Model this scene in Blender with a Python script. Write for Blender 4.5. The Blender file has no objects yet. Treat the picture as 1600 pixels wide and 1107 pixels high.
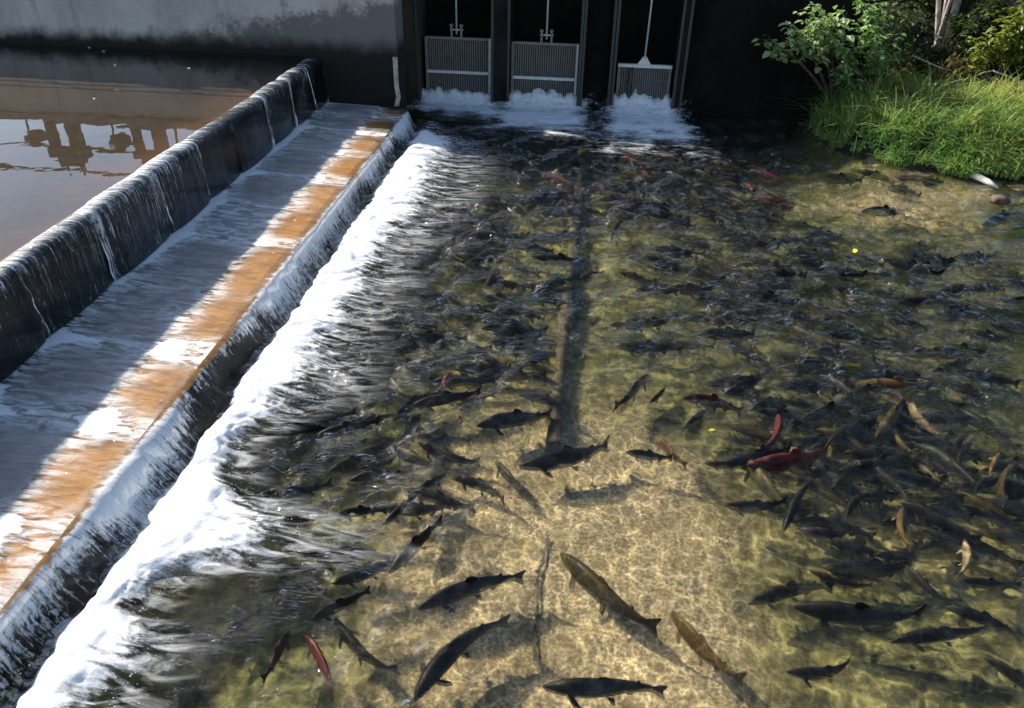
import bpy, bmesh, math, random
import numpy as np
from mathutils import Vector, Matrix, noise as MN

random.seed(7); RNG = np.random.default_rng(7)
SC = bpy.context.scene; COL = SC.collection
R = math.radians

# ------------------------------------------------------------------ camera
CAM_POS = Vector((0, 0, 4.0))
PITCH, YAW, ROLL = R(32.248), R(5.368), R(1.311)
fw = Vector((-math.sin(YAW)*math.cos(PITCH), math.cos(YAW)*math.cos(PITCH), -math.sin(PITCH)))
r0 = Vector((math.cos(YAW), math.sin(YAW), 0)); u0 = r0.cross(fw)
rt = r0*math.cos(ROLL)+u0*math.sin(ROLL); up = rt.cross(fw)
cd = bpy.data.cameras.new('camera'); cam = bpy.data.objects.new('camera', cd); COL.objects.link(cam)
cam.matrix_world = Matrix(((rt.x, up.x, -fw.x, CAM_POS.x), (rt.y, up.y, -fw.y, CAM_POS.y), (rt.z, up.z, -fw.z, CAM_POS.z), (0, 0, 0, 1)))
cd.sensor_width = 36; cd.lens = 1234.2/1600*36; cd.clip_end = 2000
SC.camera = cam

# ------------------------------------------------------------------ world, sun, exposure
SX, SY = 1.32, 0.62                       # shadow run per unit drop: to the right and towards the camera
EL = math.atan(1/math.hypot(SX, SY)); ROT = math.atan2(-SX, SY)
w = bpy.data.worlds.new('World'); SC.world = w; w.use_nodes = True
nt = w.node_tree; bg = nt.nodes['Background']
sky = nt.nodes.new('ShaderNodeTexSky'); sky.sky_type = 'NISHITA'; sky.sun_disc = False
sky.sun_elevation = EL; sky.sun_rotation = ROT; sky.dust_density = 0.7
nt.links.new(sky.outputs[0], bg.inputs[0]); bg.inputs[1].default_value = 0.095
sd = bpy.data.lights.new('sun', 'SUN'); sd.energy = 5.0; sd.angle = R(1.0); sd.color = (1, .93, .82)
sun = bpy.data.objects.new('sun', sd); COL.objects.link(sun)
sun.rotation_euler = Vector((SX, -SY, -1)).to_track_quat('-Z', 'Y').to_euler()
vs = SC.view_settings; vs.view_transform = 'Standard'; vs.look = 'None'; vs.gamma = 1; vs.exposure = 1.05
SC.render.engine = 'CYCLES'
SC.cycles.transparent_max_bounces = 24

# ------------------------------------------------------------------ helpers
def tag(o, label=None, cat=None, group=None, kind=None):
    if label: o['label'] = label
    if cat: o['category'] = cat
    if group: o['group'] = group
    if kind: o['kind'] = kind
    return o
def empty(name, loc, label, cat, group=None):
    o = bpy.data.objects.new(name, None); COL.objects.link(o); o.location = loc; o.empty_display_size = .1
    return tag(o, label, cat, group)
def link(name, me, mat=None, parent=None, loc=None, smooth=False):
    o = bpy.data.objects.new(name, me); COL.objects.link(o)
    if mat: me.materials.append(mat)
    if smooth:
        me.polygons.foreach_set('use_smooth', [True]*len(me.polygons))
    if parent:
        o.parent = parent
        o.location = -Vector(parent.location)        # vertices are written in world metres
    if loc is not None: o.location = loc
    return o
class MB:
    def __init__(s): s.v = []; s.f = []; s.a = []
    def add(s, vs_, fs, val=0.0):
        n = len(s.v); s.v += [tuple(p) for p in vs_]; s.f += [tuple(i+n for i in f) for f in fs]; s.a += [val]*len(vs_)
    def box(s, x0, x1, y0, y1, z0, z1, b=0):
        s.add([(x0,y0,z0),(x1,y0,z0),(x1,y1,z0),(x0,y1,z0),(x0,y0,z1),(x1,y0,z1),(x1,y1,z1),(x0,y1,z1)],
              [(0,3,2,1),(4,5,6,7),(0,1,5,4),(1,2,6,5),(2,3,7,6),(3,0,4,7)])
    def tube(s, pts, rad, n=8, cap=True):
        pts = [Vector(p) for p in pts]; rr = rad if isinstance(rad, (list, tuple)) else [rad]*len(pts)
        base = len(s.v)
        for i, p in enumerate(pts):
            t = (pts[min(i+1, len(pts)-1)]-pts[max(i-1, 0)]).normalized()
            a = t.cross(Vector((0.3, .2, 1)) if abs(t.z) < .9 else Vector((1, 0, 0))).normalized(); b = t.cross(a)
            for k in range(n):
                q = p+(a*math.cos(2*math.pi*k/n)+b*math.sin(2*math.pi*k/n))*rr[i]
                s.v.append(tuple(q)); s.a.append(0)
        for i in range(len(pts)-1):
            for k in range(n):
                s.f.append((base+i*n+k, base+i*n+(k+1) % n, base+(i+1)*n+(k+1) % n, base+(i+1)*n+k))
        if cap:
            s.f.append(tuple(base+k for k in reversed(range(n)))); s.f.append(tuple(base+(len(pts)-1)*n+k for k in range(n)))
    def build(s, name, mat=None, parent=None, smooth=False, attr=None, bevel=0):
        me = bpy.data.meshes.new(name); me.from_pydata(s.v, [], s.f)
        if attr:
            at = me.attributes.new(attr, 'FLOAT', 'POINT'); at.data.foreach_set('value', s.a)
        o = link(name, me, mat, parent, smooth=smooth)
        if bevel:
            m = o.modifiers.new('b', 'BEVEL'); m.width = bevel; m.segments = 2; m.limit_method = 'ANGLE'
        return o
def grid_mesh(name, P, mat, parent=None, attrs=None, smooth=True, uv=None):
    """P: array (ny, nx, 3)"""
    ny, nx = P.shape[:2]; me = bpy.data.meshes.new(name)
    idx = np.arange(ny*nx).reshape(ny, nx)
    q = np.stack([idx[:-1, :-1], idx[:-1, 1:], idx[1:, 1:], idx[1:, :-1]], -1).reshape(-1, 4)
    me.vertices.add(ny*nx); me.vertices.foreach_set('co', P.astype(np.float32).ravel())
    me.loops.add(q.size); me.loops.foreach_set('vertex_index', q.ravel().astype(np.int32))
    me.polygons.add(len(q)); me.polygons.foreach_set('loop_start', np.arange(0, q.size, 4, dtype=np.int32))
    me.polygons.foreach_set('loop_total', np.full(len(q), 4, dtype=np.int32))
    me.update(calc_edges=True); me.validate()
    for k, v in (attrs or {}).items():
        a = me.attributes.new(k, 'FLOAT', 'POINT'); a.data.foreach_set('value', v.astype(np.float32).ravel())
    if uv is not None:
        l = me.uv_layers.new(name='flow'); l.data.foreach_set('uv', uv.reshape(-1, 2)[q.ravel()].astype(np.float32).ravel())
    return link(name, me, mat, parent, smooth=smooth)
def vnoise(x, y, seed=0):
    """vectorised 2-D value noise, about -1..1"""
    r = np.random.default_rng(seed); T = r.uniform(-1, 1, (256, 256))
    xi = np.floor(x).astype(int); yi = np.floor(y).astype(int); fx = x-xi; fy = y-yi
    fx = fx*fx*(3-2*fx); fy = fy*fy*(3-2*fy)
    g = lambda a, b: T[a % 256, b % 256]
    return (g(xi, yi)*(1-fx)+g(xi+1, yi)*fx)*(1-fy)+(g(xi, yi+1)*(1-fx)+g(xi+1, yi+1)*fx)*fy
def fbm(x, y, oct=4, seed=0):
    s = 0; a = 1; t = 0
    for o in range(oct):
        s = s+a*vnoise(x*2**o, y*2**o, seed+o); t += a; a *= .5
    return s/t
def sstep(a, b, x):
    t = np.clip((x-a)/(b-a), 0, 1); return t*t*(3-2*t)

# ------------------------------------------------------------------ node helpers
class NT:
    def __init__(s, name):
        s.m = bpy.data.materials.new(name); s.m.use_nodes = True; s.t = s.m.node_tree; s.t.nodes.clear()
        s.out = s.t.nodes.new('ShaderNodeOutputMaterial')
    def n(s, typ, ins=None, **kw):
        nd = s.t.nodes.new('ShaderNode'+typ)
        for k, v in kw.items(): setattr(nd, k, v)
        for k, v in (ins or {}).items(): s.put(nd, k, v)
        return nd
    def put(s, nd, k, v):
        i = nd.inputs[k]
        if isinstance(v, bpy.types.NodeSocket): s.t.links.new(v, i)
        elif isinstance(v, bpy.types.Node): s.t.links.new(v.outputs[0], i)
        elif isinstance(v, (tuple, list)) and len(v) == 3 and i.type == 'RGBA': i.default_value = (*v, 1)
        else: i.default_value = v
    def math(s, op, a, b=0.0, c=None, clamp=False):
        nd = s.n('Math', operation=op, use_clamp=clamp); s.put(nd, 0, a); s.put(nd, 1, b)
        if c is not None: s.put(nd, 2, c)
        return nd.outputs[0]
    def mix(s, f, a, b):
        nd = s.n('Mix', data_type='RGBA'); s.put(nd, 0, f); s.put(nd, 6, a); s.put(nd, 7, b); return nd.outputs[2]
    def ramp(s, f, lo, hi, smooth=True):
        nd = s.n('MapRange', {'Value': f, 'From Min': lo, 'From Max': hi}); nd.interpolation_type = 'SMOOTHSTEP' if smooth else 'LINEAR'
        return nd.outputs[0]
    def pos(s, scale=(1, 1, 1), kind='Position', loc=(0, 0, 0), rot=(0, 0, 0)):
        if kind == 'Position': src = s.n('NewGeometry').outputs['Position']
        else: src = s.n('TexCoord').outputs[kind]
        return s.n('Mapping', {'Vector': src, 'Scale': scale, 'Location': loc, 'Rotation': rot}).outputs[0]
    def noise(s, vec, scale, detail=4, rough=.55, dist=0):
        return s.n('TexNoise', {'Vector': vec, 'Scale': scale, 'Detail': detail, 'Roughness': rough, 'Distortion': dist}).outputs[0]
    def attr(s, name): return s.n('Attribute', attribute_name=name).outputs['Fac']
    def bump(s, h, strength, dist): return s.n('Bump', {'Height': h, 'Strength': strength, 'Distance': dist}).outputs[0]
    def pbr(s, **k):
        b = s.n('BsdfPrincipled')
        for a, v in k.items(): s.put(b, {'col': 'Base Color', 'rough': 'Roughness', 'metal': 'Metallic', 'normal': 'Normal', 'spec': 'Specular IOR Level', 'coat': 'Coat Weight', 'coatr': 'Coat Roughness'}[a], v)
        return b.outputs[0]
    def schlick(s, nrm, f0=.02):
        inc = s.n('NewGeometry').outputs['Incoming']
        c = s.math('ABSOLUTE', s.n('VectorMath', {0: nrm, 1: inc}, operation='DOT_PRODUCT').outputs['Value'])
        return s.math('MULTIPLY_ADD', s.math('POWER', s.math('SUBTRACT', 1.0, c, clamp=True), 5.0), 1-f0, f0)
    def done(s, sh): s.put(s.out, 'Surface', sh); return s.m

# ------------------------------------------------------------------ materials
def mat_concrete(name, base, dark, stain_z=None, rough=.85, speck=0.5, blotch=None, spec=.3):
    t = NT(name); p = t.pos()
    n1 = t.noise(p, 1.3, 6, .6); n2 = t.noise(p, 28, 4, .6); n3 = t.noise(t.pos((3, 3, .35)), 2.2, 5, .6)
    c = t.mix(t.ramp(n1, .35, .7), base, dark)
    c = t.mix(t.math('MULTIPLY', t.ramp(n3, .52, .75), .6), c, tuple(x*.55 for x in dark))
    c = t.mix(t.math('MULTIPLY', t.ramp(n2, .5, .75), speck), c, tuple(min(1, x*1.35) for x in base))
    if blotch:                                     # dark damp patches with ragged edges
        g = t.n('SeparateXYZ', {0: t.n('NewGeometry').outputs['Position']})
        e = t.math('MULTIPLY_ADD', g.outputs[0], .30, t.math('MULTIPLY_ADD', g.outputs[2], -1.6, 3.95))
        n4 = t.noise(p, 3.2, 8, .68); n5 = t.noise(p, 14, 5, .7)
        m = t.ramp(t.math('ADD', t.math('ADD', e, t.math('MULTIPLY', n4, 1.5)), t.math('MULTIPLY', n5, .8)), .62, 1.08)
        c = t.mix(m, c, blotch)
    if stain_z is not None:
        g = t.n('SeparateXYZ', {0: t.n('NewGeometry').outputs['Position']}).outputs[2]
        m = t.ramp(t.math('ADD', g, t.math('MULTIPLY', t.noise(p, 3, 5), -.35)), stain_z[0], stain_z[1])
        c = t.mix(m, stain_z[2], c)
    h = t.math('ADD', t.math('MULTIPLY', n2, .4), t.noise(p, 90, 3))
    return t.done(t.pbr(col=c, rough=rough, spec=spec, normal=t.bump(h, .35, .01)))
def mat_metal(name, col, rough=.5, metal=.7, rust=.3):
    t = NT(name); p = t.pos(); n = t.noise(p, 9, 5, .65)
    c = t.mix(t.math('MULTIPLY', t.ramp(n, .5, .72), rust), col, (.09, .05, .03))
    return t.done(t.pbr(col=c, rough=t.math('MULTIPLY_ADD', n, .3, rough-.1), metal=metal, normal=t.bump(n, .2, .003)))

def mat_water(name, tint, caustic, bumps, rough=.05, ior=1.33, bend=0):
    """clear moving water: what lies below shows through; a caustic light pattern is painted into its see-through colour"""
    t = NT(name)
    h = None
    for (sc, stretch, amt, det) in bumps:
        k = t.math('MULTIPLY', t.noise(t.pos(stretch), sc, det, .55, .4), amt); h = k if h is None else t.math('ADD', h, k)
    a = t.attr('rough_water')
    nrm = t.n('Bump', {'Height': h, 'Strength': t.math('MULTIPLY_ADD', a, 1.0, .15), 'Distance': .085}).outputs[0]
    fr = t.schlick(nrm)
    col = tint
    if caustic:  # bright caustic lines painted into the transmitted colour
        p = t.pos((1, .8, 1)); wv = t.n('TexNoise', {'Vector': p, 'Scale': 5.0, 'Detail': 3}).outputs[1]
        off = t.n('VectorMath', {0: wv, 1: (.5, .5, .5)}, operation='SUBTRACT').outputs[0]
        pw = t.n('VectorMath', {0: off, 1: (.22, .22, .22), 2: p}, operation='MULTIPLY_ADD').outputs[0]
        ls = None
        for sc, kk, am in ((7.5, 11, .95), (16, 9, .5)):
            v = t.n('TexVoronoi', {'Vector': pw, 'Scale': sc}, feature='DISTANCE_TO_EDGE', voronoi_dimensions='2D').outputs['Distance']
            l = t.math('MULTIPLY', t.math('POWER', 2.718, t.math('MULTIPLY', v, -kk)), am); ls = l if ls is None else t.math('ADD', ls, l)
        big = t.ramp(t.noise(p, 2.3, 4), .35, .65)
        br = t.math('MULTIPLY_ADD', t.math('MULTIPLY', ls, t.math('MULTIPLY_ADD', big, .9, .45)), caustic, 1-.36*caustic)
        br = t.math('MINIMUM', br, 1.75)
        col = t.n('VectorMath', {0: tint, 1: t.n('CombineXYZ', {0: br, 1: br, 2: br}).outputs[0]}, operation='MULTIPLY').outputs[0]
    tr = t.n('BsdfTransparent', {'Color': col}); gl = t.n('BsdfGlossy', {'Color': (1, 1, 1), 'Roughness': rough, 'Normal': nrm})
    if bend:
        rf = t.n('BsdfRefraction', {'Color': tint, 'Roughness': .03, 'IOR': 1.13, 'Normal': nrm})
        tr = t.n('MixShader', {0: t.math('MULTIPLY_ADD', a, .22, bend), 1: tr, 2: rf})
    return t.done(t.n('MixShader', {0: fr, 1: tr, 2: gl}).outputs[0])

def mat_bed():
    t = NT('river_bed'); p = t.pos()
    gx = t.n('SeparateXYZ', {0: t.n('NewGeometry').outputs['Position']})
    n1 = t.noise(t.pos((.5, 1.5, 1)), .9, 5, .6); n2 = t.noise(t.pos((.55, 1.5, 1)), 5, 5, .65); n3 = t.noise(p, 38, 4, .7)
    vor = t.n('TexVoronoi', {'Vector': p, 'Scale': 7, 'Randomness': 1}); vc = vor.outputs['Color']; vd = vor.outputs['Distance']
    sand = t.mix(t.ramp(n3, .36, .66), (.125, .095, .055), (.41, .33, .235))
    sand = t.mix(t.math('MULTIPLY', t.ramp(n2, .45, .7), .6), sand, (.17, .13, .065))
    algae = t.mix(t.ramp(n2, .40, .64), (.018, .019, .009), (.168, .155, .068))
    stone = t.mix(t.n('SeparateXYZ', {0: vc}).outputs[0], (.022, .022, .011), (.18, .165, .074))
    algae = t.mix(t.ramp(vd, .62, .30), algae, stone)
    a = t.attr('algae')
    m = t.ramp(t.math('ADD', a, t.math('MULTIPLY_ADD', n1, .9, t.math('MULTIPLY_ADD', n2, .35, -.62))), .0, 1.0)
    c = t.mix(m, sand, algae)
    c = t.mix(t.math('MULTIPLY', t.ramp(t.math('ADD', a, t.math('SUBTRACT', n1, .5)), .9, 1.5), .55), c, (.030, .032, .020))
    c = t.mix(t.math('MULTIPLY', t.attr('deep_shade'), .93), c, (.010, .011, .009))  # shade below the gate house painted into the bed colour, near black
    h = t.math('ADD', n3, t.math('MULTIPLY', t.ramp(vd, .7, .2), m))
    return t.done(t.pbr(col=c, rough=.9, normal=t.bump(h, .6, .02), spec=.1))

def mat_foam(name, edge='edge', streak=(2.6, 10, 6), soft=.20, tintc=(.95, .96, .97), n3amp=.8, veil=.42, vlo=.48):
    """edge attribute: 0 in thick foam, 1 at its ragged border, more outside"""
    t = NT(name); e = t.attr(edge)
    n1 = t.noise(t.pos(streak), 1.0, 7, .66, 1.1); n2 = t.noise(t.pos((16, 26, 10)), 1.0, 5, .7); n3 = t.noise(t.pos((1, 1.4, 1)), 2.6, 4, .6)
    v = t.math('ADD', t.math('MULTIPLY_ADD', t.math('SUBTRACT', n1, .5), 2.1, t.math('MULTIPLY', t.math('SUBTRACT', n2, .5), 1.1)),
               t.math('MULTIPLY', t.math('SUBTRACT', n3, .5), n3amp))
    v = t.math('ADD', t.math('MULTIPLY', t.math('SUBTRACT', 1.0, e), 1.5), v)
    al = t.ramp(v, .0, soft*3.2)
    al = t.math('MAXIMUM', al, t.math('MULTIPLY', t.math('MULTIPLY', t.ramp(n1, vlo, vlo+.27), t.ramp(e, 2.1, .8)), veil))
    n4 = t.noise(t.pos((1, 1, 1)), 30, 5, .7)
    sh = t.n('BsdfDiffuse', {'Color': tintc, 'Normal': t.bump(t.math('ADD', n4, n1), .28, .03)})
    tl = t.n('BsdfTranslucent', {'Color': tintc})
    sh = t.n('MixShader', {0: .25, 1: sh, 2: tl})
    return t.done(t.n('MixShader', {0: al, 1: t.n('BsdfTransparent'), 2: sh}).outputs[0])

def mat_sheet(name, body, streak_scale, lo, hi, top_white, fade, film=.55):
    """falling water: a dark glassy film with white streaks of aeration and painted sky glints along the flow (UV: x across in metres, y 0..1 down)"""
    t = NT(name); uv = t.n('UVMap', uv_map='flow').outputs[0]
    s = t.n('SeparateXYZ', {0: uv}); v = s.outputs[1]
    n1 = t.noise(t.n('Mapping', {'Vector': uv, 'Scale': (streak_scale, 1.3, 1)}).outputs[0], 1, 6, .65, .25)
    n2 = t.noise(t.n('Mapping', {'Vector': uv, 'Scale': (streak_scale*3, 3.5, 1)}).outputs[0], 1, 4, .65, .3)
    n3 = t.noise(t.n('Mapping', {'Vector': uv, 'Scale': (1.1, .5, 1)}).outputs[0], 1, 4, .6)
    x = t.math('ADD', t.math('MULTIPLY_ADD', n1, .6, t.math('MULTIPLY', n2, .28)), t.math('MULTIPLY', n3, .30))
    sp = t.noise(t.n('Mapping', {'Vector': uv, 'Scale': (streak_scale*1.6, 13, 1)}).outputs[0], 1, 4, .7, .6)
    x = t.math('ADD', x, t.math('MULTIPLY', t.math('SUBTRACT', sp, .5), t.math('MULTIPLY', v, .7)))
    x = t.math('ADD', x, t.math('MULTIPLY_ADD', v, fade, top_white)); x = t.math('ADD', x, t.attr('white'))
    al = t.ramp(x, lo, hi)
    nrm = t.bump(t.math('ADD', n1, t.math('MULTIPLY', n2, .5)), .45, .04)
    wh = t.n('MixShader', {0: .3, 1: t.n('BsdfDiffuse', {'Color': (.88, .92, .97), 'Normal': nrm}), 2: t.n('BsdfTranslucent', {'Color': (.85, .9, .95)})})
    fr = t.schlick(nrm, .03)
    cl = t.n('MixShader', {0: fr, 1: t.n('BsdfTransparent', {'Color': body}), 2: t.n('BsdfGlossy', {'Roughness': .12, 'Normal': nrm})})
    return t.done(t.n('MixShader', {0: al, 1: cl, 2: wh}).outputs[0])

def mat_leaf(name, a, b, c, rough=.45):
    t = NT(name); r_ = t.attr('tone')
    col = t.mix(t.ramp(r_, 0, .55), a, b); col = t.mix(t.ramp(r_, .55, 1), col, c)
    pb = t.pbr(col=col, rough=rough, spec=.5)
    tr = t.n('BsdfTranslucent', {'Color': t.mix(.5, col, (.25, .35, .04))})
    return t.done(t.n('MixShader', {0: .38, 1: pb, 2: tr}).outputs[0])
def mat_bark(name, a, b, rough=.9):
    t = NT(name); p = t.pos((1, 1, .25)); n = t.noise(p, 22, 5, .65)
    return t.done(t.pbr(col=t.mix(t.ramp(n, .35, .7), a, b), rough=rough, normal=t.bump(n, .6, .02)))
def mat_plain(name, a, b, scale=12, rough=.7):
    t = NT(name); n = t.noise(t.pos(), scale, 5, .65)
    return t.done(t.pbr(col=t.mix(t.ramp(n, .35, .7), a, b), rough=rough, normal=t.bump(n, .4, .01)))
def mat_fish(name, back, side, belly, blot, amt=.6):
    t = NT(name); o = t.n('TexCoord').outputs['Object']; s = t.n('SeparateXYZ', {0: o}); z = s.outputs[2]
    n = t.noise(o, 9, 5, .65); n2 = t.n('TexNoise', {'Vector': o, 'Scale': 42, 'Detail': 3}).outputs[0]
    c = t.mix(t.ramp(t.math('ADD', z, t.math('MULTIPLY', t.math('SUBTRACT', n, .5), .08)), -.05, .055), side, back)
    c = t.mix(t.ramp(z, -.05, -.10), c, belly)
    n4 = t.n('TexNoise', {'Vector': t.n('VectorMath', {0: o, 1: t.n('ObjectInfo').outputs['Random']}, operation='ADD').outputs[0], 'Scale': 5, 'Detail': 5, 'Roughness': .7}).outputs[0]
    c = t.mix(t.math('MULTIPLY', t.ramp(n, .48, .66), amt), c, blot)
    c = t.mix(t.math('MULTIPLY', t.ramp(n4, .60, .74), .55), c, (.10, .085, .06))
    c = t.mix(t.math('MULTIPLY', t.ramp(n2, .60, .68), .7), c, tuple(x*.35 for x in back))
    return t.done(t.pbr(col=c, rough=.5, spec=.12, normal=t.bump(n2, .12, .006)))

M = {}
M['abut'] = mat_concrete('wall_concrete', (.42, .405, .385), (.32, .31, .295), blotch=(.13, .127, .122), stain_z=(1.00, 1.30, (.012, .0115, .010)))
M['gatewall'] = mat_concrete('black_concrete', (.012, .010, .008), (.005, .005, .0045), rough=.9, speck=.2, spec=.08)  # near-black concrete for the headwall, wall return and weir faces
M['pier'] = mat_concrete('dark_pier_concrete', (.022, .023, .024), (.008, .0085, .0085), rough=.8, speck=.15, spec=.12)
M['column'] = mat_concrete('brown_stained_concrete', (.06, .05, .038), (.018, .016, .012), rough=.8, speck=.2, spec=.15)
M['deck'] = mat_concrete('deck_concrete', (.24, .23, .22), (.16, .155, .15))
M['apron'] = mat_concrete('shaded_apron_grey', (.38, .36, .36), (.27, .255, .25), rough=.6)  # grey paints the shaded look of the slab that is orange in sun
def mat_orange():
    t = NT('sunlit_orange_algae'); n = t.noise(t.pos((3, 9, 1)), 1.4, 7, .7, .3); n2 = t.noise(t.pos((5, 30, 5)), 1, 5, .7)
    c = t.mix(t.ramp(n, .3, .7), (.52, .27, .07), (.27, .125, .03)); c = t.mix(t.math('MULTIPLY', t.ramp(n2, .5, .75), .6), c, (.15, .06, .015))
    return t.done(t.pbr(col=c, rough=.7, spec=.15, normal=t.bump(t.math('ADD', n, n2), .5, .01)))
M['orange'] = mat_orange()  # orange algae, coloured only along the strip the sun reaches
M['board'] = mat_concrete('wet_black_boards', (.010, .011, .012), (.004, .005, .005), rough=.6, speck=.2, spec=.1)
M['curb'] = mat_concrete('curb_concrete', (.075, .055, .03), (.035, .03, .016), speck=.25)
def mat_ubed():
    t = NT('rusty_pool_bed'); g = t.n('SeparateXYZ', {0: t.n('NewGeometry').outputs['Position']}); p = t.pos((.6, 1, 1)); n = t.noise(p, 1.1, 6, .62); n2 = t.noise(p, 9, 5, .65)
    c = t.mix(t.ramp(n2, .3, .7), (.016, .012, .008), (.036, .026, .016))
    r_ = t.math('ADD', t.ramp(g.outputs[0], -6.6, -4.9), t.math('MULTIPLY', t.math('SUBTRACT', n, .5), 1.6))
    c = t.mix(t.ramp(r_, .35, 1.0), c, (.075, .042, .026))
    return t.done(t.pbr(col=c, rough=.9, spec=.1, normal=t.bump(n2, .3, .01)))
M['ubed'] = mat_ubed()
M['joint'] = mat_plain('dark_joint', (.03, .025, .018), (.05, .04, .03))
M['bed'] = mat_bed()
M['galv'] = mat_metal('galvanised_bar', (.62, .62, .60), .45, .25, .2)
M['screen'] = mat_metal('screen_steel', (.20, .195, .18), .55, .3, .45)
M['steeldark'] = mat_metal('dark_steel', (.06, .06, .058), .55, .5, .4)
M['gauge'] = mat_plain('weathered_board', (.50, .46, .38), (.25, .22, .18), 14)
M['hoist'] = mat_metal('hoist_paint', (.10, .11, .09), .6, .1, .5)
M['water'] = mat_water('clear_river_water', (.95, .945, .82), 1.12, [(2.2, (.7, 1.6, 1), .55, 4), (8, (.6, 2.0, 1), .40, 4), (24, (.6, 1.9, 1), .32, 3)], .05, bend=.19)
M['uwater'] = mat_water('still_pool_water', (.93, .86, .76), 0, [(1.2, (1, 1, 1), .25, 2), (5, (1, 1, 1), .03, 2)], .01)
M['awater'] = mat_water('shallow_flow', (.95, .93, .88), 0, [(1.2, (3, 8, 1), .6, 6), (3.5, (3, 9, 1), .6, 5)], .08)
M['foam'] = mat_foam('white_foam', veil=.60, vlo=.42); M['afoam'] = mat_foam('apron_foam', streak=(4, 13, 6), veil=.80, vlo=.36); M['gfoam'] = mat_foam('gate_foam', streak=(5, 13, 5), soft=.45, tintc=(.90, .95, .98), n3amp=1.1)
M['curtain'] = mat_sheet('upper_fall_water', (.72, .78, .80), 26, .63, .90, .19, -.24)  # white near the shoulder also paints sky glints into the colour
M['nappe'] = mat_sheet('lower_fall_water', (.84, .85, .86), 19, .68, .90, .30, -.30)
M['leaf'] = mat_leaf('broad_leaf', (.06, .16, .04), (.19, .34, .10), (.50, .58, .30))
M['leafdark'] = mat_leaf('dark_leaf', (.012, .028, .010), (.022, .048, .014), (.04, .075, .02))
M['leafyel'] = mat_leaf('yellowing_leaf', (.07, .12, .02), (.16, .20, .03), (.34, .28, .04))
M['leafrust'] = mat_leaf('rusty_leaf', (.10, .06, .02), (.18, .11, .03), (.26, .19, .06))
M['grass'] = mat_leaf('bank_grass', (.09, .26, .08), (.30, .45, .12), (.62, .56, .2), .5)
M['bark'] = mat_bark('brown_bark', (.05, .038, .026), (.13, .10, .07)); M['palebark'] = mat_bark('pale_bark', (.22, .18, .15), (.5, .44, .38))
M['soil'] = mat_plain('bank_soil', (.007, .006, .004), (.018, .014, .009), 6, .95)
M['rock'] = mat_plain('shore_rock', (.05, .035, .025), (.16, .10, .07), 9)
M['drift'] = mat_plain('bleached_wood', (.55, .50, .44), (.8, .76, .7), 10)
M['yleaf'] = mat_plain('fallen_yellow_leaf', (.62, .58, .03), (.75, .70, .05), 10, .5)
M['bleaf'] = mat_plain('floating_bits', (.55, .50, .42), (.7, .66, .58), 10, .6)
FM = {'d': mat_fish('salmon_dark', (.007, .007, .006), (.012, .011, .008), (.03, .026, .018), (.004, .004, .004)),
      'o': mat_fish('salmon_olive', (.034, .025, .009), (.022, .019, .009), (.07, .06, .035), (.020, .017, .009)),
      't': mat_fish('salmon_tan', (.075, .044, .016), (.05, .032, .013), (.14, .10, .06), (.05, .032, .014)),
      'l': mat_fish('salmon_pale', (.18, .135, .09), (.13, .10, .07), (.26, .22, .17), (.12, .085, .06)),
      'r': mat_fish('salmon_red', (.060, .012, .010), (.045, .011, .009), (.06, .03, .02), (.018, .007, .006)),
      'r2': mat_fish('salmon_maroon', (.030, .010, .010), (.036, .011, .011), (.06, .03, .025), (.013, .006, .006)),
      'p': mat_fish('salmon_purple', (.022, .013, .016), (.036, .02, .022), (.12, .08, .08), (.018, .012, .014))}

# ------------------------------------------------------------------ shapes of the place
FOAM_R = [(1.0, -2.3), (2.38, -2.42), (2.81, -2.35), (2.97, -2.55), (3.26, -2.49), (3.44, -2.06), (3.64, -1.87), (3.85, -2.0), (4.15, -2.44), (4.58, -2.57), (5.02, -2.37), (5.52, -2.18), (6.15, -2.28), (7.21, -2.19), (8.15, -2.28), (9.23, -2.13), (10.53, -2.04), (12.0, -2.06), (12.54, -2.14), (13.2, -2.45)]
def foam_right(y): return np.interp(y, [a for a, b in FOAM_R], [b for a, b in FOAM_R])
SHORE = [(3.3, 40), (3.75, 14.6), (3.95, 13.6), (4.31, 13.0), (4.81, 12.66), (5.22, 12.45), (5.6, 12.2), (6.25, 12.2), (7.0, 12.2), (8.5, 11.6), (11, 9.0), (14, 4)]
def shore_y(x): return np.interp(x, [a for a, b in SHORE], [b for a, b in SHORE])
def land(x, y):
    d = np.minimum(y-shore_y(x), (x-3.7)*1.3)
    h = np.where(d > 0, .02+.42*sstep(0, .9, d)+.10*np.clip(d-.6, 0, 4), .30*np.clip(d, -3, 0)*.7)
    return h+.9*np.clip(y-17.2, 0, 9)*.75, d

# ---- river bed
xs = np.concatenate([np.linspace(-3.06, 5, 230), np.linspace(5.06, 40, 60)]); ys = np.concatenate([np.linspace(-30, .9, 16), np.linspace(1, 15.55, 330)])
Xg, Yg = np.meshgrid(xs, ys)
lh, ld = land(Xg, Yg)
step = sstep(-.3, .7, Xg-(1.05+.05*np.sin(Yg*3)+.28*sstep(4.6, 3, Yg)))*sstep(6.5, 5.0, Yg)
deep_shade = sstep(11.9, 13.6, Yg)*sstep(3.9, 2.9, Xg); deep = .34+.35*deep_shade+.09*step+.10*sstep(3, 5, Xg)*sstep(9, 6, Yg)
zb = -deep+.012*fbm(Xg*9, Yg*9, 3, 3)+(.012+.03*sstep(.9, 1.8, Xg))*np.abs(fbm(Xg*4.5, Yg*4.5, 3, 9))
zb = np.maximum(zb, np.clip(lh-.02, -.36, .0)-.0*Xg) if False else np.where(lh > -deep, np.minimum(lh-.02+.03*fbm(Xg*5, Yg*5, 3, 5), -.02), zb)
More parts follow.
